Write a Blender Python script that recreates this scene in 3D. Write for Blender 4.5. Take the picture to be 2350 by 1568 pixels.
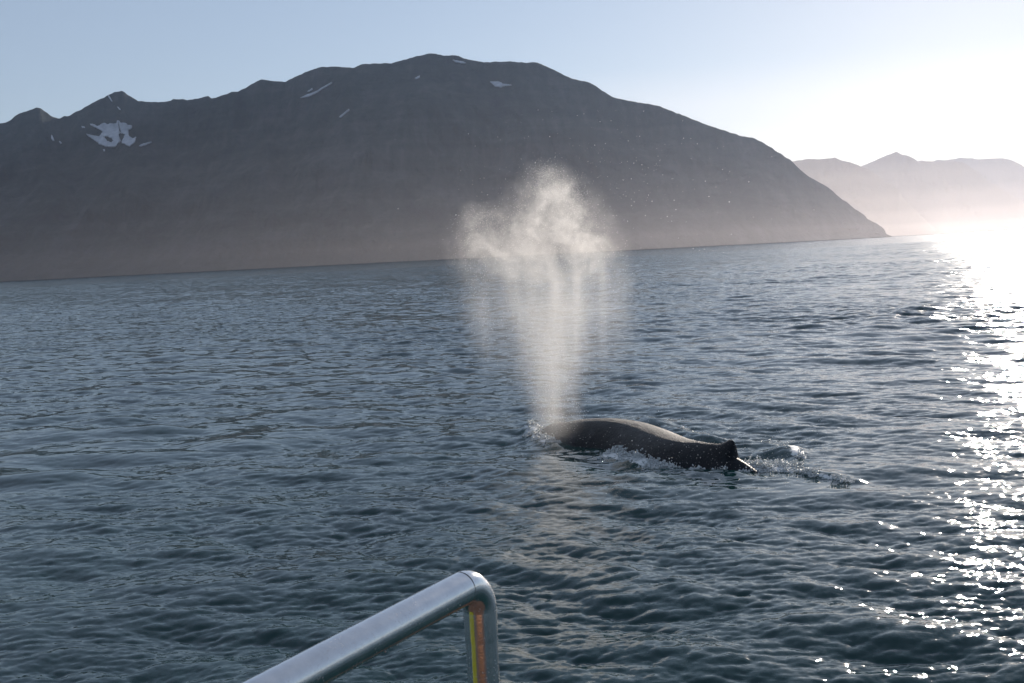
import bpy, math, random
import numpy as np
from mathutils import Vector, Matrix

random.seed(7)
rng = np.random.default_rng(11)
SC = bpy.context.scene
COL = SC.collection
for o in list(bpy.data.objects):
    bpy.data.objects.remove(o)

# ------------------------------------------------------------------ camera, light, exposure
EYE = np.array([0.0, 0.0, 4.2])
PITCH, ROLL = math.radians(3.99), math.radians(2.87)
FOC = 2837.0 / 2350.0                      # focal length in picture widths
SUN_AZ, SUN_EL = math.radians(22.4), math.radians(14.3)

fwd = np.array([0, math.cos(PITCH), -math.sin(PITCH)])
up0 = np.array([0, math.sin(PITCH), math.cos(PITCH)])
rt0 = np.array([1.0, 0, 0])
RT = rt0 * math.cos(ROLL) - up0 * math.sin(ROLL)
UP = up0 * math.cos(ROLL) + rt0 * math.sin(ROLL)

cam_d = bpy.data.cameras.new('camera')
cam_d.sensor_width = 36.0
cam_d.lens = 36.0 * FOC
cam_d.clip_start = 0.05
cam_d.clip_end = 300000.0
cam_d.dof.use_dof = False
cam = bpy.data.objects.new('camera', cam_d)
COL.objects.link(cam)
cam.matrix_world = Matrix(((RT[0], UP[0], -fwd[0], EYE[0]),
                           (RT[1], UP[1], -fwd[1], EYE[1]),
                           (RT[2], UP[2], -fwd[2], EYE[2]),
                           (0, 0, 0, 1)))
SC.camera = cam

world = bpy.data.worlds.new('World')
SC.world = world
world.use_nodes = True
wn = world.node_tree
wn.nodes.clear()
wo = wn.nodes.new('ShaderNodeOutputWorld')
bg = wn.nodes.new('ShaderNodeBackground')
sky = wn.nodes.new('ShaderNodeTexSky')
sky.sky_type = 'NISHITA'
sky.sun_disc = False
sky.sun_elevation = SUN_EL
sky.sun_rotation = SUN_AZ
sky.altitude = 0.0
sky.air_density = 1.0
sky.dust_density = 0.21
sky.ozone_density = 2.0
bg.inputs['Strength'].default_value = 0.056
tint = wn.nodes.new('ShaderNodeVectorMath'); tint.operation = 'MULTIPLY'
tint.inputs[1].default_value = (1.02, 0.98, 1.04)        # the camera's cool white balance, the same all over the sky
wn.links.new(sky.outputs[0], tint.inputs[0])
veil = wn.nodes.new('ShaderNodeVectorMath'); veil.operation = 'ADD'
veil.inputs[1].default_value = (3.5, 3.9, 4.55)           # thin high cloud veiling the whole sky evenly
wn.links.new(tint.outputs[0], veil.inputs[0])
wn.links.new(veil.outputs[0], bg.inputs[0])
wn.links.new(bg.outputs[0], wo.inputs[0])

sun_d = bpy.data.lights.new('sun', 'SUN')
sun_d.energy = 4.0
sun_d.angle = math.radians(0.53)
sun_d.color = (1.0, 0.89, 0.77)
sun = bpy.data.objects.new('sun', sun_d)
COL.objects.link(sun)
SUNV = Vector((math.sin(SUN_AZ) * math.cos(SUN_EL), math.cos(SUN_AZ) * math.cos(SUN_EL), math.sin(SUN_EL)))
sun.rotation_euler = (-SUNV).to_track_quat('-Z', 'Y').to_euler()
sun.location = (20, 0, 40)

SC.view_settings.view_transform = 'Standard'
SC.view_settings.look = 'None'
SC.view_settings.exposure = 0.0
SC.view_settings.gamma = 1.0
SC.view_settings.use_curve_mapping = False
SC.render.engine = 'CYCLES'
SC.cycles.use_denoising = True
SC.cycles.max_bounces = 6
SC.cycles.diffuse_bounces = 2
SC.cycles.glossy_bounces = 3
SC.cycles.transmission_bounces = 4
SC.cycles.volume_bounces = 1
SC.cycles.transparent_max_bounces = 64
SC.cycles.caustics_reflective = False
SC.cycles.caustics_refractive = False
SC.cycles.sample_clamp_indirect = 6.0
SC.cycles.volume_max_steps = 256

# ------------------------------------------------------------------ helpers
def ray(px, py):
    """world direction of a point of the photograph (2350 wide)."""
    d = fwd + RT * ((px - 1175.0) / 2837.0) - UP * ((py - 784.0) / 2837.0)
    return d / np.linalg.norm(d)

def ground(px, py, z=0.0):
    d = ray(px, py)
    return EYE + d * ((z - EYE[2]) / d[2])

def at(px, py, dist):
    return EYE + ray(px, py) * dist

def azel(px, py):
    d = ray(px, py)
    return math.atan2(d[0], d[1]), math.atan2(d[2], math.hypot(d[0], d[1]))

def mesh_from(name, verts, faces, smooth=True):
    me = bpy.data.meshes.new(name)
    verts = np.asarray(verts, dtype=np.float32)
    if isinstance(faces, np.ndarray):
        n, k = faces.shape
        me.vertices.add(len(verts)); me.vertices.foreach_set('co', verts.ravel())
        me.loops.add(n * k); me.loops.foreach_set('vertex_index', faces.astype(np.int32).ravel())
        me.polygons.add(n)
        me.polygons.foreach_set('loop_start', np.arange(0, n * k, k, dtype=np.int32))
        me.polygons.foreach_set('loop_total', np.full(n, k, dtype=np.int32))
        me.update(calc_edges=True)
    else:
        me.from_pydata([tuple(map(float, v)) for v in verts], [], faces)
        me.update()
    if smooth:
        me.polygons.foreach_set('use_smooth', np.ones(len(me.polygons), dtype=bool))
    return me

def link(name, me, mat=None, parent=None, kind=None, label=None, cat=None, group=None):
    o = bpy.data.objects.new(name, me)
    COL.objects.link(o)
    if mat is not None:
        me.materials.append(mat)
    if parent is not None:
        o.parent = parent
    for k, v in (('kind', kind), ('label', label), ('category', cat), ('group', group)):
        if v:
            o[k] = v
    return o

def grid_faces(nr, nc, wrap=False):
    r = np.arange(nr - 1)[:, None]
    ncf = nc if wrap else nc - 1
    c = np.arange(ncf)[None, :]
    c2 = (c + 1) % nc
    a = r * nc + c
    return np.stack([a, r * nc + c2, (r + 1) * nc + c2, (r + 1) * nc + c], -1).reshape(-1, 4)

_P = rng.permutation(256); _P = np.concatenate([_P, _P, _P])
_G = rng.random(256) * 2 * math.pi
_GX, _GY = np.cos(_G), np.sin(_G)
def perlin(x, y):
    xi = np.floor(x).astype(int); yi = np.floor(y).astype(int)
    xf = x - xi; yf = y - yi
    u = xf**3 * (xf * (xf * 6 - 15) + 10); v = yf**3 * (yf * (yf * 6 - 15) + 10)
    xi &= 255; yi &= 255
    def g(a, b, fx, fy):
        h = _P[_P[a & 255] + (b & 255)]
        return _GX[h] * fx + _GY[h] * fy
    n00 = g(xi, yi, xf, yf); n10 = g(xi + 1, yi, xf - 1, yf)
    n01 = g(xi, yi + 1, xf, yf - 1); n11 = g(xi + 1, yi + 1, xf - 1, yf - 1)
    return (n00 * (1 - u) + n10 * u) * (1 - v) + (n01 * (1 - u) + n11 * u) * v
def fbm(x, y, o=5, ridged=False):
    s = np.zeros(np.broadcast(x, y).shape); a = 1.0
    for i in range(o):
        n = perlin(x * 2**i + 17.3 * i, y * 2**i + 9.1 * i)
        s += a * ((0.5 - np.abs(n)) if ridged else n)
        a *= 0.5
    return s
def sstep(a, b, x):
    t = np.clip((x - a) / (b - a), 0, 1)
    return t * t * (3 - 2 * t)

class NT:
    """small node-tree writer"""
    def __init__(s, name):
        s.m = bpy.data.materials.new(name); s.m.use_nodes = True
        s.t = s.m.node_tree; s.t.nodes.clear()
        s.out = s.t.nodes.new('ShaderNodeOutputMaterial')
    def n(s, typ, **kw):
        nd = s.t.nodes.new('ShaderNode' + typ)
        for k, v in kw.items():
            setattr(nd, k, v)
        return nd
    def put(s, sock, v):
        if hasattr(v, 'is_output'):
            s.t.links.new(v, sock)
        elif v is not None:
            sock.default_value = v
    def math(s, op, a, b=None, c=None, clamp=False):
        nd = s.n('Math', operation=op, use_clamp=clamp)
        for i, v in enumerate((a, b, c)):
            s.put(nd.inputs[i], v)
        return nd.outputs[0]
    def vec(s, op, a, b=None, c=None, scale=None):
        nd = s.n('VectorMath', operation=op)
        s.put(nd.inputs[0], a)
        if b is not None: s.put(nd.inputs[1], b)
        if c is not None: s.put(nd.inputs[2], c)
        if scale is not None: s.put(nd.inputs['Scale'], scale)
        return nd.outputs['Value'] if op in ('DOT_PRODUCT', 'LENGTH') else nd.outputs['Vector']
    def noise(s, vec, scale, detail=3, rough=0.5, dist=0.0, out=0):
        nd = s.n('TexNoise')
        s.put(nd.inputs['Vector'], vec)
        nd.inputs['Scale'].default_value = scale; nd.inputs['Detail'].default_value = detail
        nd.inputs['Roughness'].default_value = rough; nd.inputs['Distortion'].default_value = dist
        return nd.outputs[out]
    def ramp(s, f, stops):
        nd = s.n('ValToRGB'); s.put(nd.inputs[0], f)
        e = nd.color_ramp.elements
        while len(e) < len(stops): e.new(0.5)
        for el, (p, c) in zip(e, stops):
            el.position = p; el.color = (*c, 1) if len(c) == 3 else c
        return nd.outputs[0]
    def mix(s, f, a, b):
        nd = s.n('Mix', data_type='RGBA')
        s.put(nd.inputs[0], f); s.put(nd.inputs[6], a); s.put(nd.inputs[7], b)
        return nd.outputs[2]
    def principled(s, **kw):
        nd = s.n('BsdfPrincipled')
        for k, v in kw.items():
            s.put(nd.inputs[k.replace('_', ' ')], v)
        return nd
    def surf(s, sh):
        s.t.links.new(sh, s.out.inputs['Surface']); return s.m
    def geo(s): return s.n('NewGeometry').outputs['Position']
    def obj(s): return s.n('TexCoord').outputs['Object']
    def bump(s, h, strength, dist):
        nd = s.n('Bump'); nd.inputs['Strength'].default_value = strength; nd.inputs['Distance'].default_value = dist
        s.put(nd.inputs['Height'], h); return nd.outputs[0]

# ------------------------------------------------------------------ waves
def ocean_tile(L, N, lam_lo, lam_hi, mss, wind, spread, peak=None):
    """periodic random sea: height and sideways shift; mss = mean square slope."""
    k1 = np.fft.fftfreq(N, L / N) * 2 * np.pi
    kx, ky = np.meshgrid(k1, k1, indexing='ij')
    k = np.hypot(kx, ky); k[0, 0] = 1e9
    S = k ** -4.0
    if peak:
        S *= np.exp(-1.25 * (2 * np.pi / peak / k) ** 2)
    S *= sstep(2 * np.pi / lam_hi * 0.75, 2 * np.pi / lam_hi * 1.25, k) * (1 - sstep(2 * np.pi / lam_lo * 0.75, 2 * np.pi / lam_lo * 1.25, k))
    th = np.arctan2(ky, kx) - wind
    S *= spread + (1 - spread) * np.cos(th / 1.0) ** 4 * (0.25 + 0.75 * (np.cos(th) > 0))
    H = np.sqrt(S) * (rng.standard_normal((N, N)) + 1j * rng.standard_normal((N, N)))
    h = np.fft.ifft2(H).real
    Hh = np.fft.fft2(h)
    sx = np.fft.ifft2(1j * kx * Hh).real; sy = np.fft.ifft2(1j * ky * Hh).real
    sc = math.sqrt(mss / (sx.var() + sy.var()))
    dx = np.fft.ifft2(1j * kx / k * Hh).real; dy = np.fft.ifft2(1j * ky / k * Hh).real
    return L, N, np.stack([h * sc, -dx * sc, -dy * sc], -1).astype(np.float32)

def sample(tile, x, y, rot):
    L, N, f = tile
    c, s = math.cos(rot), math.sin(rot)
    u = (x * c + y * s) / L * N; v = (-x * s + y * c) / L * N
    ui = np.floor(u).astype(np.int64); vi = np.floor(v).astype(np.int64)
    a = (u - ui).astype(np.float32); b = (v - vi).astype(np.float32)
    def w(t):
        return (-.5*t+t*t-.5*t**3, 1-2.5*t*t+1.5*t**3, .5*t+2*t*t-1.5*t**3, -.5*t*t+.5*t**3)
    wa, wb = w(a), w(b)
    out = np.zeros(x.shape + (3,), np.float32)
    for i in range(4):
        for j in range(4):
            out += (wa[i] * wb[j])[..., None] * f[(ui + i - 1) % N, (vi + j - 1) % N]
    dx = out[..., 1] * c - out[..., 2] * s; dy = out[..., 1] * s + out[..., 2] * c
    return out[..., 0], dx, dy

WIND = math.radians(-112)
T_SWELL = ocean_tile(331.0, 1024, 2.0, 13.0, 0.0056, WIND, 0.10, peak=4.6)
T_CHOP = ocean_tile(67.0, 1024, 0.40, 2.0, 0.0125, WIND + 0.25, 0.05)
T_RIPPLE = ocean_tile(15.0, 1024, 0.075, 0.40, 0.0270, WIND - 0.2, 0.09)

# the whale's line on the water: head (blowhole) to tail stock
W_HEAD = ground(1262, 1003)[:2]
W_TAIL = ground(1700, 1079)[:2]
W_DIR = (W_TAIL - W_HEAD) / np.linalg.norm(W_TAIL - W_HEAD)
W_NRM = np.array([-W_DIR[1], W_DIR[0]])
if W_NRM[1] > 0: W_NRM = -W_NRM              # towards the boat

def local_sea(x, y):
    """water pushed about by the whale: extra height, wave damping, foam 0..1"""
    dh = np.zeros_like(x); damp = np.ones_like(x); foam = np.zeros_like(x)
    near = (x > -4) & (x < 14) & (y > 14) & (y < 38)
    if not near.any():
        return dh, damp, foam
    X, Y = x[near], y[near]
    h = np.zeros_like(X); d = np.ones_like(X); f = np.zeros_like(X)
    def blob(px, py, rx, ry, ang=0.0):
        g = ground(px, py)
        c, s = math.cos(ang), math.sin(ang)
        a = (X - g[0]) * c + (Y - g[1]) * s; b = -(X - g[0]) * s + (Y - g[1]) * c
        return np.exp(-0.5 * ((a / rx) ** 2 + (b / ry) ** 2))
    def stroke(pts, w):
        g = np.array([ground(*p)[:2] for p in pts])
        best = np.full(X.shape, 1e9)
        for i in range(len(g) - 1):
            e = g[i + 1] - g[i]; L2 = e @ e
            t = np.clip(((X - g[i, 0]) * e[0] + (Y - g[i, 1]) * e[1]) / L2, 0, 1)
            best = np.minimum(best, np.hypot(X - g[i, 0] - t * e[0], Y - g[i, 1] - t * e[1]))
        return np.exp(-0.5 * (best / w) ** 2)
    # head wave, ridges thrown up beside and behind the back
    h += 0.13 * stroke([(1215, 990), (1222, 1003), (1248, 1018), (1275, 1026)], 0.16)
    h += 0.14 * stroke([(1485, 977), (1560, 1000), (1640, 1015)], 0.22)
    h += 0.07 * stroke([(1712, 1022), (1760, 1020), (1800, 1030), (1830, 1050)], 0.20)
    h -= 0.12 * blob(1755, 1052, 0.5, 0.4)
    h += 0.06 * stroke([(1730, 1072), (1800, 1078), (1870, 1090), (1955, 1106)], 0.16)
    h += 0.07 * stroke([(1405, 1040), (1470, 1066), (1560, 1084), (1680, 1090)], 0.22)
    # smooth slick trailing behind
    d -= 0.75 * blob(1840, 1122, 1.4, 0.6, 0.1)
    d -= 0.55 * blob(1330, 1050, 0.9, 0.8)
    # foam
    f += 1.0 * stroke([(1405, 1046), (1440, 1052), (1480, 1062), (1530, 1073)], 0.20)
    f += 0.75 * stroke([(1530, 1075), (1600, 1083), (1700, 1086), (1740, 1082)], 0.10)
    f += 0.9 * stroke([(1217, 985), (1222, 1000), (1245, 1014), (1268, 1022)], 0.14)
    f += 0.5 * stroke([(1268, 1022), (1330, 1020), (1400, 1020), (1460, 1034)], 0.09)
    f += 0.9 * stroke([(1700, 1068), (1725, 1074), (1745, 1074)], 0.15)
    h += 0.07 * stroke([(1705, 1072), (1730, 1076)], 0.15)
    f += 0.95 * stroke([(1735, 1060), (1775, 1062), (1815, 1074)], 0.20)
    f += 0.8 * stroke([(1765, 1012), (1800, 1022), (1825, 1040), (1840, 1052)], 0.10)
    f += 0.6 * stroke([(1735, 1076), (1800, 1082), (1880, 1096), (1950, 1108)], 0.09)
    f += 0.5 * stroke([(1560, 994), (1620, 1006)], 0.10)
    dh[near] = h; damp[near] = np.clip(d, 0.15, 1); foam[near] = np.clip(f, 0, 1)
    return dh, damp, foam

def sea(x, y, dr):
    x = np.asarray(x, float); y = np.asarray(y, float)
    dh, damp, foam = local_sea(x, y)
    gust = np.clip(0.92 + 0.9 * fbm(x / 19.0 + 3.1, y / 26.0, 4), 0.35, 1.55)
    h1, a1, b1 = sample(T_SWELL, x, y, 0.13)
    h2, a2, b2 = sample(T_CHOP, x, y, -0.41)
    h3, a3, b3 = sample(T_RIPPLE, x, y, 0.71)
    group = np.clip(0.85 + 0.9 * fbm(x / 37.0 + 8.0, y / 29.0 + 2.0, 2), 0.35, 1.6)
    w1 = (1 - sstep(2.0, 5.0, dr)) * (0.4 + 0.6 * damp) * group; w2 = (1 - sstep(0.5, 1.1, dr)) * damp * gust
    w3 = (1 - sstep(0.12, 0.25, dr)) * damp * gust
    z = w1 * h1 + w2 * h2 + w3 * h3 + dh
    return x + 1.3 * (w1 * a1 + w2 * a2 + w3 * a3), y + 1.3 * (w1 * b1 + w2 * b2 + w3 * b3), z, foam, (1 - w3 / np.maximum(damp * gust, 1e-3)), 1 - (1 - sstep(0.5, 1.1, dr)), gust * damp

def sea_height(x, y):
    _, _, z, f, *_ = sea(np.atleast_1d(x), np.atleast_1d(y), np.zeros(np.size(x)) + 0.03)
    return z, f

def build_water():
    rr = [0.5, 1.5, 2.5]
    r = 3.5
    while r < 48000:
        rr.append(r)
        if r < 8.5: d = 0.04
        elif r < 100: d = max(0.026, 0.0028 * r)
        elif r < 330: d = 0.28 + (r - 100) / 230 * 0.72
        elif r < 720: d = 1.0
        else: d = min(1.0 + (r - 720) * 0.05, 0.10 * r)
        r += d
    rr = np.array(rr)
    dr = np.gradient(rr)
    half = math.radians(42); core = math.radians(25)
    dense = np.concatenate([np.arange(-half, -core, 0.004), np.arange(-core, core, 0.0015), np.arange(core, half, 0.004)])
    rest = np.linspace(half, 2 * math.pi - half, 66)[:-1]
    th = np.concatenate([dense, rest])
    R, TH = np.meshgrid(rr, th, indexing='ij')
    x = R * np.sin(TH); y = R * np.cos(TH)
    DR = np.broadcast_to(dr[:, None], R.shape).copy()
    coarse = np.abs((TH + math.pi) % (2 * math.pi) - math.pi) > half * 0.995
    DR[coarse] = np.maximum(DR[coarse], R[coarse] * 0.08)
    X, Y, Z, F, L3, L2, GU = [a.ravel() for a in sea(x.ravel(), y.ravel(), DR.ravel())]
    print('water grid', R.shape)
    V = np.stack([X, Y, Z], -1)
    faces = grid_faces(len(rr), len(th), wrap=True)[:, ::-1]
    me = mesh_from('water', V, faces)
    for nm, arr in (('foam', F), ('lod_ripple', L3), ('lod_chop', L2), ('gust', GU)):
        at_ = me.attributes.new(nm, 'FLOAT', 'POINT')
        at_.data.foreach_set('value', arr.astype(np.float32))
    return me

def water_material():
    t = NT('sea_water')
    P = t.geo()
    def attr(nm):
        a = t.n('Attribute'); a.attribute_name = nm; return a.outputs['Fac']
    gust = attr('gust'); l3 = attr('lod_ripple'); l2 = attr('lod_chop'); foam = attr('foam')
    P2 = t.vec('MULTIPLY', P, (1.0, 1.35, 0.0))
    def slope(scale, amp, detail):
        c = t.noise(P2, scale, detail, 0.55, 0, out=1)
        c = t.vec('SUBTRACT', c, (0.5, 0.5, 0.5))
        return t.vec('SCALE', c, scale=amp)
    s = slope(20.0, 0.17, 3)
    s = t.vec('SCALE', s, scale=gust)
    s2 = t.vec('SCALE', slope(2.6, 0.42, 2), scale=t.math('MULTIPLY', l3, gust))
    streak = t.noise(t.vec('MULTIPLY', P, (0.35, 1.0, 0.0)), 0.035, 4, 0.6, 0.3)
    amp3 = t.math('MULTIPLY', l2, t.math('MULTIPLY_ADD', streak, 2.4, -0.2, clamp=False))
    s3 = t.vec('SCALE', slope(0.45, 0.50, 3), scale=amp3)
    tot = t.vec('ADD', t.vec('ADD', s, s2), s3)
    tot = t.vec('MULTIPLY', tot, (1, 1.2, 0))
    nrm = t.vec('NORMALIZE', t.vec('ADD', t.n('NewGeometry').outputs['Normal'], tot))
    rough = t.math('ADD', t.math('MULTIPLY', l2, 0.03), t.math('MULTIPLY_ADD', l3, 0.05, 0.05))
    w = t.principled(Base_Color=(0.006, 0.038, 0.038, 1), Roughness=rough, IOR=1.333, Normal=nrm)
    fn = t.noise(P, 9.0, 5, 0.7, 0.6)
    fm = t.math('MULTIPLY', t.math('SUBTRACT', t.math('ADD', fn, t.math('MULTIPLY', foam, 0.66)), 0.82), 11.0, clamp=True)
    fm = t.math('MULTIPLY', fm, t.math('MULTIPLY', foam, 4.0, clamp=True))
    fo = t.principled(Base_Color=(0.72, 0.75, 0.76, 1), Roughness=0.55, IOR=1.33)
    mx = t.n('MixShader'); t.put(mx.inputs[0], fm)
    t.t.links.new(w.outputs[0], mx.inputs[1]); t.t.links.new(fo.outputs[0], mx.inputs[2])
    return t.surf(mx.outputs[0])

water = link('water', build_water(), water_material(), kind='structure')

# ------------------------------------------------------------------ mountains
def mountain_material(name, a, b, c):
    t = NT(name)
    P = t.geo()
    Ps = t.vec('MULTIPLY', P, (1.0, 1.0, 0.35))
    big = t.noise(Ps, 0.0022, 6, 0.6, 0.4)
    fine = t.noise(t.vec('MULTIPLY', P, (1.0, 0.25, 0.12)), 0.016, 5, 0.65, 0.3)
    band = t.noise(t.vec('MULTIPLY', P, (0.0006, 0.0006, 0.022)), 1.0, 3, 0.6, 0.2)
    f = t.math('MULTIPLY_ADD', fine, 0.42, t.math('MULTIPLY_ADD', band, 0.22, t.math('MULTIPLY', big, 0.42)))
    col = t.ramp(f, [(0.36, a), (0.52, b), (0.68, c)])
    bm = t.bump(t.noise(P, 0.02, 6, 0.65), 0.9, 30.0)
    sh = t.principled(Base_Color=col, Roughness=0.95, Specular_IOR_Level=0.1, Normal=bm)
    return t.surf(sh.outputs[0])

def build_mountain(sil, d_ridge, d_shore, nc, nr, gully, seed, back=1600.0, concave=1.25):
    """terrain whose crest follows az/el points; front slope down to the sea, back slope behind"""
    pts = np.array([azel(*p) for p in sil])
    az = np.linspace(pts[0, 0], pts[-1, 0], nc)
    el = np.interp(az, pts[:, 0], pts[:, 1])
    step = az[1] - az[0]
    rough = fbm(az * 240 + seed, az * 0 + seed, 5) * 0.00062
    el = np.maximum(el + rough * (el > 0.004), 1e-4)
    Dr = np.interp(az, np.linspace(az[0], az[-1], len(d_ridge)), d_ridge)
    Ds = np.interp(az, np.linspace(az[0], az[-1], len(d_shore)), d_shore)
    Dr = Dr + 160 * fbm(az * 30 + seed * 3, az * 0 + 2.2, 3)
    H = Dr * np.tan(el) + EYE[2]
    tt = np.linspace(0, 1, nr)
    t2, A = np.meshgrid(tt, az, indexing='ij')
    # front: convex-concave profile so that the elevation angle always grows up the slope
    prof = t2 ** concave
    R = Ds + (Dr - Ds) * t2
    Z = H * prof
    m = np.sin(np.pi * np.clip(t2, 0, 1)) ** 0.8
    lat = A * Dr                                             # metres along the coast
    wob = 0.35 * fbm(lat / 900 + seed, t2 * 3, 3)
    g = fbm(lat / 330 + wob * 2 + seed, t2 * 1.1 + seed, 5, ridged=True) - 0.55
    g2 = fbm(lat / 1500 + seed * 2, t2 * 1.6, 4)
    R = R + m * gully * (-g * 150 + g2 * 420) * np.clip(H / 900, 0.05, 1.2)
    Z = Z + m * gully * fbm(lat / 200, t2 * 9 + seed, 4) * 26 * np.clip(H / 900, 0.05, 1.2)
    # keep everything under the crest line as seen along the slope
    rows = [np.stack([R * np.sin(A), R * np.cos(A), Z], -1)]
    first = rows[0][0].copy(); first[:, 2] = -4.0
    nb = 10
    tb = np.linspace(0, 1, nb + 1)[1:]
    bk = []
    for q in tb:
        rr = Dr + back * q
        zz = H * (1 - q) ** 1.1 - 4.0 * q - 12 * math.sin(math.pi * q)
        zz = np.minimum(zz, rr * np.tan(el) * 0.98)
        bk.append(np.stack([rr * np.sin(az), rr * np.cos(az), zz], -1))
    V = np.concatenate([first[None], rows[0], np.array(bk)], 0)
    n_r = V.shape[0]
    me = mesh_from('mountain', V.reshape(-1, 3), grid_faces(n_r, nc)[:, ::1])
    return me, dict(az=az, P=rows[0], nr=nr)

def zoomL(X, Y): return X * 0.3516, 165.2 + Y * 0.3516
def zoomR(X, Y): return 1744 + .2634 * X, 321.3 + .2634 * Y

SIL_MAIN = [(-420, 470), (-240, 400), (-120, 330)] + [zoomL(*p) for p in [(0,338),(70,318),(100,285),(130,270),(180,255),(240,232),(265,238),(300,262),(345,295),(390,303),
    (420,290),(440,290),(520,250),(600,205),(700,155),(740,135),(795,124),(815,132),(830,150),(860,162),(895,188),(960,195),(1000,198),(1050,197),(1110,190),(1130,175),(1150,180),
    (1190,178),(1225,184),(1300,172),(1360,157),(1380,175),(1440,157),(1510,133),(1560,125),(1600,108),(1640,80),(1700,50),(1720,50),(1760,58),(1862,65),(1900,45)]] + [
    (703,165),(735,154),(770,153),(812,156),(832,147),(900,145),(950,131),(990,122),(1020,128),(1045,127),(1075,137),(1110,143),(1170,141),(1200,144),(1232,143),(1270,160),
    (1310,180),(1355,190),(1405,223),(1440,231),(1507,242),(1560,262),(1620,286),(1700,312),(1733,318)] + [zoomR(*p) for p in [(115,75),(125,92),(190,122),(215,148),(270,175),(300,210),(380,285),
    (435,325),(490,355),(580,405),(640,450),(715,520),(750,535),(830,605),(915,655),(930,685),(1000,720),(1060,755),(1090,785),(1095,815),(1150,842)]]

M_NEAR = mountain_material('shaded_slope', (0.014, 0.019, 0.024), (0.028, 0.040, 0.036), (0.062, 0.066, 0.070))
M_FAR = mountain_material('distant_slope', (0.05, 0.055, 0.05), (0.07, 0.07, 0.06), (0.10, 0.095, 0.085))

me, MAIN = build_mountain(SIL_MAIN, [8200, 8000, 7600, 7000, 6700, 6600, 6500, 6500, 6600], [5600, 5400, 5200, 5000, 4900, 4900, 5000, 5600, 6500], 760, 110, 1.0, 4.0)
mountain = link('mountain', me, M_NEAR, kind='structure')

FAR = [
    ([zoomR(*p) for p in [(-300,420),(0,300),(285,187),(420,166),(530,168),(655,155),(720,182),(790,195),(880,232),(980,275),(1060,335),(1150,395),(1210,435),(1240,490),(1300,560),(1400,660),(1560,800)]], [13500, 13500], [12000, 12300], 21.0),
    ([zoomR(*p) for p in [(500,560),(700,360),(880,232),(1000,180),(1130,125),(1185,105),(1240,128),(1295,138),(1375,186),(1410,178),(1495,190),(1600,184),(1760,190),(1800,215),(1900,280),(1960,330),(2080,410),(2200,480),(2400,620),(2600,750)]], [17000, 17500], [15000, 15500], 33.0),
    ([zoomR(*p) for p in [(900,620),(1200,360),(1495,190),(1560,172),(1620,178),(1750,155),(1830,160),(1900,170),(2010,162),(2080,163),(2115,155),(2150,170),(2200,175),(2300,232),(2420,290),(2600,300),(2800,350),(3100,300),(3400,420)]], [22500, 22500], [20000, 20000], 57.0),
    ([zoomR(*p) for p in [(1850,775),(1980,690),(2080,625),(2150,590),(2200,560),(2300,512),(2420,450),(2600,340),(2800,260),(3100,180),(3500,150),(4000,200)]], [19500, 16000], [18800, 14000], 71.0),
]
for sil, dr_, ds_, sd in FAR:
    me, _ = build_mountain(sil, dr_, ds_, 260, 44, 0.9, sd, back=2600.0)
    link('mountain', me, M_FAR, kind='structure')

# snow lying in the hollows: pieces laid on the slope, each a few metres thick
def snow_material():
    t = NT('old_snow')
    n = t.noise(t.geo(), 0.03, 4, 0.6)
    sh = t.principled(Base_Color=t.ramp(n, [(0.3, (0.30, 0.33, 0.38)), (0.7, (0.52, 0.55, 0.60))]), Roughness=0.8)
    return t.surf(sh.outputs[0])
M_SNOW = snow_material()

def on_slope(px, py, lift=4.0):
    a, e = azel(px, py)
    az = MAIN['az']; P = MAIN['P']
    i = int(np.clip(np.searchsorted(az, a) - 1, 0, len(az) - 2)); f = (a - az[i]) / (az[i + 1] - az[i])
    c = P[:, i] * (1 - f) + P[:, i + 1] * f
    ee = np.arctan2(c[:, 2] - EYE[2], np.hypot(c[:, 0], c[:, 1]))
    ee = np.maximum.accumulate(ee + np.arange(len(ee)) * 1e-7)
    k = np.interp(e, ee, np.arange(len(ee)))
    k0 = int(min(k, len(c) - 2)); q = c[k0] + (c[k0 + 1] - c[k0]) * (k - k0)
    d = (EYE - q) / np.linalg.norm(EYE - q)
    return q + d * lift + np.array([0, 0, lift * 0.3])

def inside(poly, x, y):
    c = False; n = len(poly)
    for i in range(n):
        x1, y1 = poly[i]; x2, y2 = poly[(i + 1) % n]
        if (y1 > y) != (y2 > y) and x < (x2 - x1) * (y - y1) / (y2 - y1) + x1:
            c = not c
    return c

def snow_piece(polys, holes=(), step=1.2, ragged=0.8):
    xs = [p[0] for q in polys for p in q]; ys = [p[1] for q in polys for p in q]
    gx = np.arange(min(xs) - 2, max(xs) + 2, step); gy = np.arange(min(ys) - 2, max(ys) + 2, step)
    ids, top, faces = {}, [], []
    def vid(i, j):
        if (i, j) not in ids:
            ids[(i, j)] = len(top); top.append(on_slope(gx[i], gy[j]))
        return ids[(i, j)]
    for i in range(len(gx) - 1):
        for j in range(len(gy) - 1):
            cx, cy = gx[i] + step / 2, gy[j] + step / 2
            wx = cx + ragged * 2 * float(perlin(np.array(cx / 4.0), np.array(cy / 2.0))); wy = cy + ragged * 3 * float(perlin(np.array(cx / 3.0 + 9), np.array(cy / 3.0)))
            if any(inside(p, wx, wy) for p in polys) and not any(inside(h, wx, wy) for h in holes):
                faces.append((vid(i, j), vid(i + 1, j), vid(i + 1, j + 1), vid(i, j + 1)))
    if not faces: return
    me = mesh_from('snow_patch', top, faces)
    o = link('snow_patch', me, M_SNOW, parent=mountain)
    md = o.modifiers.new('thick', 'SOLIDIFY'); md.thickness = 5.0; md.offset = -1
    return o

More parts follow.
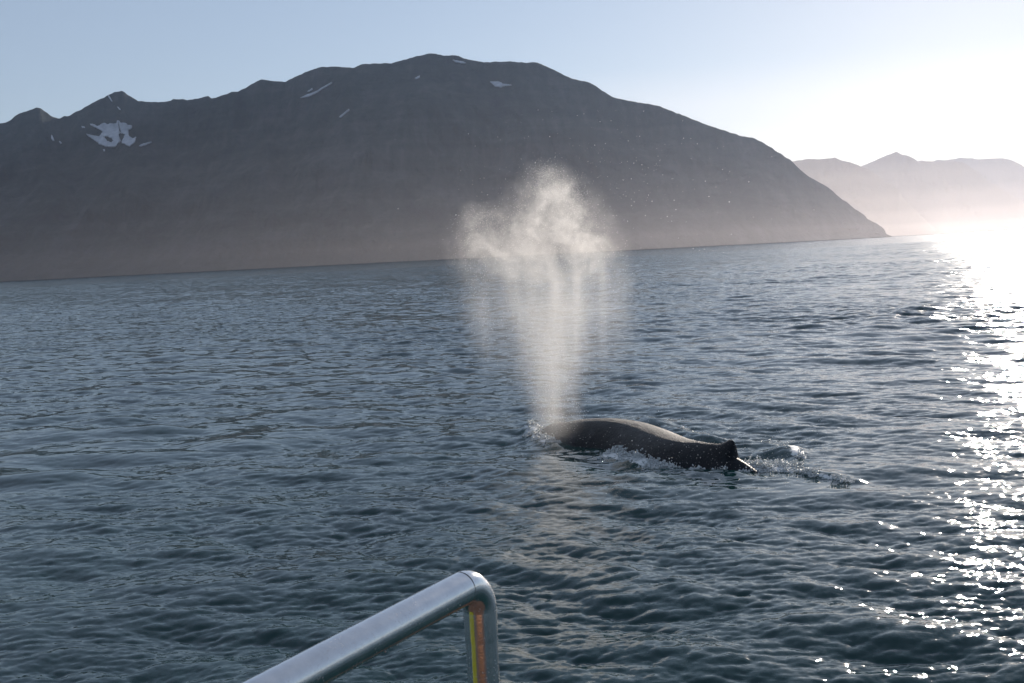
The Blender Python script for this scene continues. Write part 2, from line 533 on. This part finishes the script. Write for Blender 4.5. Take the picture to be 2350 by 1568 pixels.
ZL = lambda L: [zoomL(*p) for p in L]
big = ZL([(585,345),(600,343),(640,360),(680,335),(700,343),(765,340),(768,322),(780,322),(790,335),(825,338),(835,350),(862,352),(860,372),(835,385),(840,425),(865,440),(887,432),(880,460),(862,478),(845,490),(815,475),(800,470),(795,450),(770,470),(755,492),(720,492),(690,490),(650,475),(615,445),(575,420),(565,410),(600,415),(650,425),(672,395),(650,380)])
hole1 = ZL([(676,428),(700,424),(722,430),(742,452),(725,464),(700,455)])
hole2 = ZL([(774,408),(800,402),(818,412),(810,436),(795,462),(784,440)])
hole3 = ZL([(772,330),(778,330),(792,400),(784,402)])
snow_piece([big], [hole1, hole2, hole3], 0.8, 0.7)
snow_piece([ZL([(905,487),(940,473),(985,460),(990,464),(950,480),(915,490)])], step=0.6, ragged=0.2)
snow_piece([ZL([(335,415),(345,430),(355,452),(345,452),(335,438)])], step=0.6, ragged=0.2)
snow_piece([ZL([(385,458),(398,460),(405,470),(395,470)])], step=0.6, ragged=0.2)
snow_piece([ZL([(535,360),(555,362),(555,368),(538,368)])], step=0.6, ragged=0.2)
snow_piece([ZL([(705,160),(715,160),(735,195),(728,195)])], step=0.5, ragged=0.1)
snow_piece([ZL([(768,232),(776,234),(790,250),(780,250)])], step=0.5, ragged=0.1)
snow_piece([ZL([(674,512),(684,512),(686,520),(676,520)])], step=0.6, ragged=0.1)
snow_piece([[(690, 226), (706, 219), (722, 213), (738, 204), (763, 190), (762, 193), (740, 207), (724, 216), (708, 224)]], step=0.6, ragged=0.15)
snow_piece([[(706, 212), (716, 204), (718, 207), (708, 213)]], step=0.6, ragged=0.15)
snow_piece([[(1125, 189), (1148, 190), (1155, 195), (1175, 197), (1160, 199), (1148, 202), (1136, 199)]], step=0.7, ragged=0.35)
snow_piece([[(1040, 140), (1060, 143), (1071, 147), (1060, 147), (1045, 144)]], step=0.6, ragged=0.2)
snow_piece([[(952, 182), (963, 176), (964, 179), (955, 183)]], step=0.6, ragged=0.1)
snow_piece([[(780, 270), (802, 252), (803, 254), (783, 271)]], step=0.5, ragged=0.05)

# ------------------------------------------------------------------ air
MIST_DENS = 0.85
def box(name, lo, hi):
    x0, y0, z0 = lo; x1, y1, z1 = hi
    v = [(x0,y0,z0),(x1,y0,z0),(x1,y1,z0),(x0,y1,z0),(x0,y0,z1),(x1,y0,z1),(x1,y1,z1),(x0,y1,z1)]
    f = [(3,2,1,0),(4,5,6,7),(0,1,5,4),(1,2,6,5),(2,3,7,6),(3,0,4,7)]
    return mesh_from(name, v, f, smooth=False)
def haze_material(name, dens, col, g):
    t = NT(name)
    pv = t.n('VolumePrincipled')
    pv.inputs['Color'].default_value = (*col, 1); pv.inputs['Density'].default_value = dens; pv.inputs['Anisotropy'].default_value = g
    t.t.links.new(pv.outputs[0], t.out.inputs['Volume'])
    return t.m
link('haze', box('haze', (-50000, -50000, -6), (50000, 50000, 2400)), haze_material('thin_haze', 1.3e-5, (0.47, 0.66, 1.0), 0.45), kind='stuff')

def prism(name, plan, z0, z1):
    n = len(plan)
    v = [(x, y, z0) for x, y in plan] + [(x, y, z1) for x, y in plan]
    f = [tuple(range(n - 1, -1, -1)), tuple(range(n, 2 * n))] + [(i, (i + 1) % n, n + (i + 1) % n, n + i) for i in range(n)]
    return mesh_from(name, v, f, smooth=False)
# low mist lying on the fjord, short of every shore
pol = lambda az, r: (r * math.sin(math.radians(az)), r * math.cos(math.radians(az)))
MIST_PLAN = [pol(-34, 900), pol(34, 900), pol(34, 9500), pol(27, 11200), pol(19.5, 11200), pol(18.6, 6600), pol(15, 5400), pol(10, 4750), pol(0, 4500), pol(-14, 4500), pol(-26, 4600), pol(-34, 4700)]
for k, (top_, dens_) in enumerate(((55.0, 1.7e-5), (120.0, 1.1e-5), (215.0, 0.8e-5), (350.0, 0.6e-5))):
    plan_ = [(x * (1 - 0.006 * k), y * (1 - 0.006 * k) + 12 * k) for x, y in MIST_PLAN]
    link('sea_mist', prism('sea_mist', plan_, 2.0 + 0.4 * k, top_), haze_material('low_mist', dens_ * MIST_DENS, (1.0, 0.92, 0.92), 0.66), kind='stuff')

# thicker mist up the fjord, between the headland and the far shores
FJORD = [pol(a_, 8900) for a_ in (0, 6, 12, 18, 23, 28, 33, 37)] + [pol(a_, 11250) for a_ in (37, 33, 28, 23, 18, 12, 6, 0)]
for k, (top_, dens_) in enumerate(((90.0, 3.5e-5), (190.0, 3.5e-5), (330.0, 3.5e-5), (520.0, 4.0e-5), (800.0, 5.0e-5), (1250.0, 6.0e-5))):
    plan_ = [(x * (1 - 0.004 * k), y * (1 - 0.004 * k)) for x, y in FJORD]
    link('sea_mist', prism('sea_mist', plan_, 2.2 + 0.4 * k, top_), haze_material('fjord_mist', dens_ * MIST_DENS, (1.0, 0.89, 0.83), 0.5), kind='stuff')

# ------------------------------------------------------------------ whale
def build_whale():
    # stations: (metres along the line from the blowhole, sideways, top height, half width, body radius up-down, ridge sharpness)
    L = np.linalg.norm(W_TAIL - W_HEAD)
    st = np.array(WHALE_ST)
    n = 280
    s = np.linspace(st[0, 0], st[-1, 0], n)
    from_st = lambda k: _smooth_interp(s, st[:, 0], st[:, k])
    off, top, hw, hv, pw = (from_st(k) for k in range(1, 6))
    m = 56
    ph = np.linspace(0, 2 * math.pi, m, endpoint=False)
    V = []
    for i in range(n):
        c = W_HEAD + W_DIR * s[i] + W_NRM * off[i]
        sn, cs = np.sin(ph), np.cos(ph)
        ax = np.sign(sn) * np.abs(sn) ** 1.0 * hw[i]
        az = np.where(cs > 0, np.abs(cs) ** pw[i], -np.abs(cs)) * hv[i]
        zc = top[i] - hv[i]
        p = np.zeros((m, 3)); p[:, 0] = c[0] + W_NRM[0] * ax; p[:, 1] = c[1] + W_NRM[1] * ax; p[:, 2] = zc + az
        # dorsal fin: pull the ridge up into a small hooked lobe
        V.append(p)
    V = np.array(V)
    # fin
    prof = FIN
    for i in range(n):
        fh = np.interp(s[i], prof[:, 0], prof[:, 1], left=0, right=0)
        if fh > 0:
            wgt = np.exp(-0.5 * ((np.minimum(ph, 2 * math.pi - ph)) / 0.15) ** 2)
            V[i, :, 2] += fh * wgt
            cc = W_HEAD + W_DIR * s[i] + W_NRM * off[i]
            back = FIN_BACK * (fh / prof[:, 1].max()) * wgt
            V[i, :, 0] += W_DIR[0] * back; V[i, :, 1] += W_DIR[1] * back
    # twin-nostril splash guard
    for i in range(n):
        b = math.exp(-0.5 * ((s[i] - 0.10) / 0.13) ** 2)
        wgt = np.exp(-0.5 * ((np.minimum(ph, 2 * math.pi - ph)) / 0.22) ** 2)
        V[i, :, 2] += 0.055 * b * wgt
    verts = V.reshape(-1, 3)
    faces = [tuple(f) for f in grid_faces(n, m, wrap=True)]
    faces.append(tuple(range(m - 1, -1, -1))); faces.append(tuple((n - 1) * m + k for k in range(m)))
    return mesh_from('whale', verts, faces), V

def _smooth_interp(x, xp, fp):
    # monotone-ish cubic (Catmull-Rom with finite-difference slopes)
    d = np.gradient(fp, xp)
    k = np.clip(np.searchsorted(xp, x) - 1, 0, len(xp) - 2)
    h = xp[k + 1] - xp[k]; t = (x - xp[k]) / h
    return (2*t**3-3*t**2+1)*fp[k] + (t**3-2*t**2+t)*h*d[k] + (-2*t**3+3*t**2)*fp[k+1] + (t**3-t**2)*h*d[k+1]

WHALE_ST = [  # s, off, top, half width, half depth, ridge power
    (-2.6, -0.1, -0.95, 0.25, 0.20, 1.0),
    (-1.6, -0.1, -0.45, 0.70, 0.55, 1.0),
    (-0.5, -0.1, 0.05, 0.85, 0.85, 1.0),
    (0.1, -0.12, 0.28, 0.92, 1.00, 1.0),
    (0.7, -0.2, 0.42, 0.95, 1.10, 1.0),
    (1.6, -0.35, 0.53, 0.93, 1.20, 1.0),
    (2.6, -0.40, 0.54, 0.93, 1.25, 1.0),
    (3.6, -0.2, 0.50, 0.92, 1.20, 0.95),
    (4.5, 0.0, 0.44, 0.84, 1.10, 0.9),
    (5.3, 0.0, 0.38, 0.72, 1.00, 1.15),
    (5.9, 0.0, 0.29, 0.64, 0.95, 2.0),
    (6.3, 0.0, 0.19, 0.56, 0.95, 2.6),
    (6.9, 0.0, -0.05, 0.46, 0.80, 2.6),
    (7.9, 0.0, -0.75, 0.28, 0.45, 1.0),
    (9.0, 0.0, -1.75, 0.22, 0.25, 1.0)]
FIN = np.array([(4.9, 0.0), (5.4, 0.05), (5.7, 0.11), (5.82, 0.17), (5.92, 0.25), (6.02, 0.28), (6.08, 0.26), (6.12, 0.18), (6.15, 0.07), (6.18, 0.0)])
FIN_BACK = 0.13

def whale_material():
    t = NT('wet_whale_skin')
    P = t.geo()
    n1 = t.noise(P, 3.0, 5, 0.6); n2 = t.noise(P, 55.0, 3, 0.6)
    col = t.ramp(n1, [(0.35, (0.006, 0.008, 0.012)), (0.58, (0.011, 0.014, 0.019)), (0.70, (0.045, 0.050, 0.056))])
    h = t.math('MULTIPLY_ADD', n2, 0.35, n1)
    rough = t.math('MULTIPLY_ADD', n2, 0.35, 0.28)
    bm = t.bump(h, 0.55, 0.025)
    n3 = t.noise(P, 16.0, 4, 0.7)
    bm = t.bump(t.math('MULTIPLY_ADD', n2, 0.5, t.math('MULTIPLY_ADD', n3, 0.6, n1)), 1.0, 0.05)
    sh = t.principled(Base_Color=col, Roughness=rough, IOR=1.33, Specular_IOR_Level=0.45, Normal=bm)
    return t.surf(sh.outputs[0])
wme, WV = build_whale()
whale = link('whale', wme, whale_material(), label='dark glossy back of a humpback whale with a small dorsal fin breaking the water', cat='whale')

# ------------------------------------------------------------------ foam and spray
def droplets(name, pts, rad, mat, **kw):
    """many small round drops in one mesh (octahedra pushed out once)"""
    base = np.array([(1,0,0),(-1,0,0),(0,1,0),(0,-1,0),(0,0,1),(0,0,-1)], float)
    fb = np.array([(0,2,4),(2,1,4),(1,3,4),(3,0,4),(2,0,5),(1,2,5),(3,1,5),(0,3,5)])
    pts = np.asarray(pts); rad = np.asarray(rad)
    n = len(pts)
    jit = 1 + 0.35 * rng.standard_normal((n, 6, 1)).clip(-1, 1)
    V = pts[:, None, :] + base[None] * rad[:, None, None] * jit
    F = (fb[None] + (np.arange(n) * 6)[:, None, None]).reshape(-1, 3)
    return link(name, mesh_from(name, V.reshape(-1, 3), F), mat, **kw)

def drop_material(name, col, rough, trans=0.3):
    t = NT(name)
    sh = t.principled(Base_Color=(*col, 1), Roughness=rough, IOR=1.33)
    tr = t.n('BsdfTranslucent'); tr.inputs[0].default_value = (*col, 1)
    mx = t.n('MixShader'); mx.inputs[0].default_value = trans
    t.t.links.new(sh.outputs[0], mx.inputs[1]); t.t.links.new(tr.outputs[0], mx.inputs[2])
    return t.surf(mx.outputs[0])
M_FOAM = drop_material('foam', (0.80, 0.83, 0.84), 0.25, 0.45)

# foam flecks where the whale churns the sea
N = 900000
cx = rng.uniform(-2, 9, N); cy = rng.uniform(17, 33, N)
z, f = sea_height(cx, cy)
cl = fbm(cx * 3.0, cy * 3.0, 4)
keep = rng.random(N) < np.clip(f * 1.5 - 0.75 + cl * 1.9, 0, 1) * 0.6
keep &= f > 0.12
cx, cy, z, f = cx[keep], cy[keep], z[keep], f[keep]
lift = rng.exponential(0.03, len(cx)) * f
rad = rng.lognormal(math.log(0.014), 0.5, len(cx)).clip(0.004, 0.035)
droplets('foam', np.stack([cx, cy, z + lift], -1), rad, M_FOAM, kind='stuff', label='white broken foam churned up along the whale', cat='foam')
print('foam flecks', len(cx))

# ------------------------------------------------------------------ the blow
BLOW0 = np.array([W_HEAD[0] + W_DIR[0] * 0.1, W_HEAD[1] + W_DIR[1] * 0.1, 0.30])
PXM = np.linalg.norm(BLOW0 - EYE) / 2837.0                   # metres per photo pixel there
# puffs of the plume: x (m, to the right), depth, height above the blowhole, radii x y z, strength
PUFFS = [
    (0.00, 0.0, 0.2, 0.20, 0.18, 0.40, 0.8), (-0.08, 0.0, 0.85, 0.26, 0.25, 0.45, 0.55), (0.16, 0.1, 1.05, 0.26, 0.25, 0.40, 0.5), (0.14, 0.1, 1.65, 0.38, 0.34, 0.50, 0.75), (-0.25, 0.1, 1.5, 0.26, 0.3, 0.5, 0.35), (0.42, 0.0, 3.0, 0.36, 0.4, 0.8, 0.32),
    (0.12, 0.0, 2.3, 0.42, 0.38, 0.55, 0.45), (-0.35, 0.1, 2.3, 0.24, 0.35, 0.55, 0.40), (0.55, 0.0, 2.6, 0.30, 0.4, 0.7, 0.30),
    (0.05, 0.1, 3.2, 0.50, 0.5, 0.6, 0.45), (-0.75, 0.1, 3.2, 0.25, 0.4, 0.7, 0.35), (0.75, 0.0, 3.3, 0.35, 0.45, 0.7, 0.38),
    (-1.55, 0.1, 3.2, 0.18, 0.35, 0.65, 0.45), (-1.35, 0.1, 2.4, 0.20, 0.3, 0.6, 0.20), (1.45, 0.0, 2.9, 0.32, 0.4, 0.9, 0.34),
    (-0.10, 0.1, 4.05, 0.55, 0.55, 0.45, 0.85), (0.60, 0.0, 4.10, 0.48, 0.5, 0.45, 0.95), (1.08, 0.0, 4.05, 0.28, 0.4, 0.45, 0.65),
    (-0.70, 0.1, 4.0, 0.45, 0.5, 0.40, 0.70), (-1.25, 0.2, 4.1, 0.40, 0.45, 0.38, 0.60), (-1.62, 0.1, 4.3, 0.28, 0.4, 0.36, 0.60), (-1.3, 0.1, 4.75, 0.25, 0.35, 0.16, 0.6),
    (0.15, 0.0, 4.75, 0.46, 0.5, 0.36, 0.70), (0.65, 0.0, 4.80, 0.34, 0.45, 0.36, 0.60), (-0.35, 0.1, 4.7, 0.34, 0.45, 0.32, 0.50),
    (0.12, 0.0, 5.30, 0.36, 0.4, 0.26, 0.75), (0.45, 0.0, 5.25, 0.26, 0.35, 0.24, 0.80), (0.10, 0.0, 5.68, 0.22, 0.25, 0.14, 0.75), (0.75, 0.0, 4.95, 0.2, 0.3, 0.25, 0.6),
    (0.0, 0.0, 2.5, 1.25, 0.5, 1.1, 0.22), (-0.1, 0.0, 3.3, 1.3, 0.5, 0.6, 0.14),
    (0.05, -1.4, -0.15, 0.30, 0.35, 0.35, 0.55), (-0.05, -0.8, 0.5, 0.25, 0.4, 0.5, 0.45), (0.5, -0.9, 0.3, 0.16, 0.3, 0.5, 0.25),
]
PUFFS = np.array(PUFFS)
bx = np.array([1.0, 0, 0]); by = np.array([0, 1.0, 0])
def blow_material():
    t = NT('blow_mist')
    P = t.vec('SUBTRACT', t.geo(), tuple(BLOW0))
    wz = t.vec('SCALE', t.vec('SUBTRACT', t.noise(P, 1.3, 3, 0.55, 0, out=1), (0.5, 0.5, 0.5)), scale=0.75)
    wz = t.vec('ADD', wz, t.vec('SCALE', t.vec('SUBTRACT', t.noise(P, 3.6, 2, 0.5, 0, out=1), (0.5, 0.5, 0.5)), scale=0.30))
    sep = t.n('SeparateXYZ'); t.put(sep.inputs[0], P)
    hi = t.math('MULTIPLY', t.math('SUBTRACT', sep.outputs[2], 2.6), 0.7, clamp=True)   # 0 in the jet, 1 in the cloud
    W = t.vec('ADD', P, t.vec('SCALE', wz, scale=t.math('MULTIPLY_ADD', hi, 0.9, 0.15)))
    tot = None
    for (x, y, zz, rx, ry, rz, a) in PUFFS:
        q = t.vec('MULTIPLY_ADD', W, (1/rx, 1/ry, 1/rz), (-x/rx, -y/ry, -zz/rz))
        d = t.vec('DOT_PRODUCT', q, q)
        e = t.math('POWER', 0.60653, d)
        tot = t.math('MULTIPLY', e, float(a)) if tot is None else t.math('MULTIPLY_ADD', e, float(a), tot)
    tot = t.math('SUBTRACT', tot, 0.045)
    tot = t.math('MAXIMUM', tot, 0.0)
    cloud = t.noise(W, 1.7, 6, 0.62, 1.1)
    streak = t.noise(t.vec('MULTIPLY', P, (1.0, 1.0, 0.16)), 2.6, 3, 0.5, 0.4)
    nz = t.n('Mix', data_type='FLOAT'); t.put(nz.inputs[0], hi); t.put(nz.inputs[2], streak); t.put(nz.inputs[3], cloud)
    k = t.math('MULTIPLY', t.math('SUBTRACT', nz.outputs[0], 0.30), 3.5)
    k = t.math('POWER', t.math('MAXIMUM', k, t.math('MULTIPLY_ADD', hi, -0.68, 0.72)), t.math('MULTIPLY_ADD', hi, 1.3, 1.0))
    den = t.math('MULTIPLY', t.math('MULTIPLY', tot, k), BLOW_DENS)
    pv = t.n('VolumePrincipled')
    pv.inputs['Color'].default_value = (0.98, 0.97, 0.96, 1); pv.inputs['Anisotropy'].default_value = 0.55
    t.put(pv.inputs['Density'], den)
    t.t.links.new(pv.outputs[0], t.out.inputs['Volume'])
    t.m.cycles.volume_step_rate = 0.35
    return t.m
BLOW_DENS = 0.58

def blow_hull():
    """closed skin round the plume: ellipsoids fused by a voxel remesh"""
    import bmesh
    bm = bmesh.new()
    for (x, y, zz, rx, ry, rz, a) in PUFFS:
        k = math.sqrt(max(2 * math.log(a * 1.6 / 0.045), 1.0)) * 1.0
        bmesh.ops.create_icosphere(bm, subdivisions=3, radius=1.0,
            matrix=Matrix.Translation(Vector((x, y, zz)) + Vector(BLOW0)) @ Matrix.Diagonal((rx*k+.06, ry*k+.06, rz*k+.06, 1)))
    me = bpy.data.meshes.new('whale_blow'); bm.to_mesh(me); bm.free()
    o = bpy.data.objects.new('tmp', me); COL.objects.link(o)
    md = o.modifiers.new('r', 'REMESH'); md.mode = 'VOXEL'; md.voxel_size = 0.09
    dg = bpy.context.evaluated_depsgraph_get()
    me2 = bpy.data.meshes.new_from_object(o.evaluated_get(dg))
    bpy.data.objects.remove(o); bpy.data.meshes.remove(me)
    me2.name = 'whale_blow'
    me2.materials.clear()
    return me2
link('whale_blow', blow_hull(), blow_material(), kind='stuff', label='tall cloud of white mist blown up by the whale', cat='whale blow')

M_DROP = drop_material('spray_drop', (0.9, 0.9, 0.9), 0.1, 0.5)
pp, rd = [], []
for _ in range(15000):                                         # fine drops in the plume
    q = PUFFS[rng.choice(len(PUFFS), p=PUFFS[:, 6] / PUFFS[:, 6].sum())]
    pp.append(BLOW0 + q[:3] + rng.standard_normal(3) * q[3:6] * 0.95); rd.append(rng.lognormal(math.log(0.0035), 0.35))
for _ in range(420):                                          # stray drops carried off on the breeze
    px = rng.normal(1400, 190); py = rng.normal(420, 110)
    if py < 250: continue
    pp.append(at(px, py, 27.5 + rng.normal(0, 1.5))); rd.append(rng.lognormal(math.log(0.0045), 0.45))
for _ in range(800):                                         # drops falling in front of the back
    px = rng.uniform(1290, 1900); py = rng.normal(1045, 38)
    pp.append(at(px, py, rng.uniform(14, 19))); rd.append(rng.lognormal(math.log(0.0027), 0.4))
pp = np.array(pp); ok = pp[:, 2] > 0.25
droplets('spray_droplets', pp[ok], np.array(rd)[ok], M_DROP, kind='stuff', label='fine drops of spray drifting around the mist', cat='spray')

# ------------------------------------------------------------------ boat with its rail
def tube(pts, r, seg=28, cap=True):
    pts = [np.asarray(p, float) for p in pts]
    V, prev = [], None
    for i, p in enumerate(pts):
        d = pts[min(i + 1, len(pts) - 1)] - pts[max(i - 1, 0)]; d /= np.linalg.norm(d)
        if prev is None:
            u = np.cross(d, [0, 0, 1.0]);  u = u if np.linalg.norm(u) > 1e-3 else np.array([1.0, 0, 0])
        else:
            u = prev - d * (prev @ d)
        u /= np.linalg.norm(u); prev = u; w = np.cross(d, u)
        ri = r[i] if hasattr(r, '__len__') else r
        for k in range(seg):
            a = 2 * math.pi * k / seg
            V.append(p + ri * (math.cos(a) * u + math.sin(a) * w))
    F = [tuple(int(x) for x in f) for f in grid_faces(len(pts), seg, wrap=True)]
    if cap:
        nv = len(V)
        V += V[:seg] + V[nv - seg:nv]
        F.append(tuple(nv + k for k in range(seg - 1, -1, -1))); F.append(tuple(nv + seg + k for k in range(seg)))
    return np.array(V), F

def steel():
    t = NT('stainless_steel')
    P = t.geo()
    n = t.noise(P, 60.0, 4, 0.6); fine = t.noise(P, 420.0, 2, 0.6)
    rough = t.math('MULTIPLY_ADD', n, 0.20, 0.06)
    bm = t.bump(t.math('MULTIPLY_ADD', fine, 0.6, n), 0.05, 0.003)
    sh = t.principled(Base_Color=t.ramp(n, [(0.3, (0.74, 0.74, 0.74)), (0.7, (0.84, 0.83, 0.82))]), Metallic=1.0, Roughness=rough, Normal=bm)
    sp = t.noise(P, 260.0, 3, 0.7); pt = t.noise(P, 28.0, 3, 0.6)
    salt = t.math('MULTIPLY', t.math('MULTIPLY', t.math('SUBTRACT', sp, 0.57), 9.0, clamp=True), t.math('MULTIPLY', t.math('SUBTRACT', pt, 0.44), 5.0, clamp=True))
    ds = t.principled(Base_Color=(0.8, 0.8, 0.78, 1), Roughness=0.5)
    mx = t.n('MixShader'); t.put(mx.inputs[0], t.math('MULTIPLY', salt, 0.55))
    t.t.links.new(sh.outputs[0], mx.inputs[1]); t.t.links.new(ds.outputs[0], mx.inputs[2])
    return t.surf(mx.outputs[0])
def paint(name, col, rough=0.5):
    t = NT(name)
    n = t.noise(t.geo(), 6.0, 5, 0.6)
    c2 = tuple(c * 0.75 for c in col)
    sh = t.principled(Base_Color=t.mix(t.math('MULTIPLY', t.math('SUBTRACT', n, 0.35), 2.5, clamp=True), (*c2, 1), (*col, 1)), Roughness=rough, Normal=t.bump(n, 0.15, 0.01))
    return t.surf(sh.outputs[0])

R_TUBE = 0.0190
corner = at(1098, 1331, 1.42)
zr = corner[2]
lw = ray(634, 1580)
left = EYE + lw * ((zr - EYE[2]) / lw[2]) * 1.045
d_in = (corner - left); d_in /= np.linalg.norm(d_in)
d_dn = np.array([0.0, 0.0, -1.0])
rb = 0.034
a0 = corner - d_in * rb
bend = []
for k in range(13):
    a = math.pi / 2 * k / 12
    bend.append(corner - d_in * rb + d_dn * rb + (d_in * math.sin(a) - d_dn * math.cos(a)) * rb)
far_back = left - d_in * 3.2
rail = bpy.data.objects.new('handrail', None); COL.objects.link(rail)
rail['label'] = 'polished stainless steel tube handrail of the boat bending down at its end'; rail['category'] = 'handrail'
DECK = 2.62
rail.location = (corner[0], corner[1], DECK)
rail_loc = np.array([corner[0], corner[1], DECK])
M_STEEL = steel()
def rail_part(name, pts, r, **kw):
    V, F = tube(pts, r, **kw)
    return link(name, mesh_from(name, V - rail_loc, F), M_STEEL, parent=rail)
rail_part('rail_tube', [far_back + (a0 - d_in * 0.0006 - far_back) * k / 24 for k in range(25)], R_TUBE, seg=40)
rail_part('elbow', bend, R_TUBE * 1.005, seg=40)
p_top = bend[-1]
zj = 0.035
rail_part('elbow_socket', [p_top + d_dn * 0.0004, p_top + d_dn * zj * 0.7, p_top + d_dn * zj], [R_TUBE * 1.005, R_TUBE * 1.005, R_TUBE * 0.99], seg=40)
post_end = np.array([p_top[0], p_top[1], DECK + 0.012])
rail_part('post', [p_top + d_dn * (zj - 0.004), p_top + d_dn * 0.25, post_end], R_TUBE * 0.965, seg=40)
rail_part('base_flange', [post_end + (0, 0, 0.0), post_end - (0, 0, 0.011)], 0.055, seg=32)
side = np.cross(d_in, [0, 0, 1.0]); side /= np.linalg.norm(side)
beads = []
for _ in range(70):
    a_ = rng.normal(math.radians(-62), 0.35); q = rng.uniform(0.0, 0.95)
    beads.append(a0 - d_in * q + (side * math.cos(a_) + np.cross(side, d_in) * math.sin(a_)) * R_TUBE - rail_loc)
droplets('water_beads', np.array(beads), rng.lognormal(math.log(0.0009), 0.35, 70), drop_material('water_bead', (0.9, 0.9, 0.9), 0.05, 0.4), parent=rail, kind='stuff')
for q in (0.9, 1.9, 3.0):
    b0 = left - d_in * q
    rail_part('post', [b0 - (0, 0, R_TUBE * 0.9), np.array([b0[0], b0[1], DECK + 0.002])], R_TUBE * 0.965, seg=24)

boat = bpy.data.objects.new('tour_boat', None); COL.objects.link(boat)
boat.location = (-1.2, -3.5, 0)
boat['label'] = 'whale watching boat under the camera carrying the steel rail'; boat['category'] = 'boat'
B0 = np.array([-1.2, -3.5, 0.0])
def boat_part(name, lo, hi, mat, bev=0.02):
    import bmesh
    me = box(name, np.array(lo) - B0, np.array(hi) - B0)
    bm = bmesh.new(); bm.from_mesh(me)
    bmesh.ops.bevel(bm, geom=bm.edges[:], offset=bev, segments=2, affect='EDGES'); bm.to_mesh(me); bm.free()
    return link(name, me, mat, parent=boat)
# hull: rounded plan lofted from keel to deck edge
plan = [(-2.6,-9.0),(0.9,-9.0),(1.35,-6.0),(1.35,-2.0),(1.05,0.6),(0.55,1.75),(0.0,2.0),(-0.6,1.9),(-1.9,1.3),(-2.9,-1.0),(-3.0,-6.0)]
hv = []
for zz, k in ((-0.6, 0.55), (0.2, 0.82), (1.4, 0.93), (DECK - 0.05, 1.0)):
    for x, y in plan: hv.append(((x + 0.9) * k - 0.9 - B0[0], (y + 3.5) * k - 3.5 - B0[1], zz))
npn = len(plan)
hf = [tuple(int(q) for q in f) for f in grid_faces(4, npn, wrap=True)] + [tuple(range(npn - 1, -1, -1))]
link('hull', mesh_from('hull', hv, hf, smooth=False), paint('hull_paint', (0.05, 0.09, 0.16), 0.4), parent=boat)
dv = [(x - B0[0], y - B0[1], z_) for z_ in (DECK - 0.045, DECK) for x, y in plan]
dfc = [tuple(range(npn, 2 * npn)), tuple(range(npn - 1, -1, -1))] + [(i, (i + 1) % npn, npn + (i + 1) % npn, npn + i) for i in range(npn)]
link('deck', mesh_from('deck', dv, dfc, smooth=False), paint('deck_paint', (0.13, 0.075, 0.05), 0.6), parent=boat)
boat_part('unseen_cabin', (-2.0, -7.5, DECK + 0.003), (0.7, -2.4, DECK + 2.3), paint('unseen_cabin_paint', (0.30, 0.15, 0.09), 0.5))  # unseen, added behind the camera to give the post its orange-brown reflection

boat_part('reflection_box', (-2.35, -0.35, DECK + 0.003), (-1.75, 0.85, DECK + 0.62), paint('reflection_box_paint', (0.27, 0.31, 0.03), 0.45))  # unseen box added as a jacket's stand-in, for the post's yellow-green reflection
print('script done')
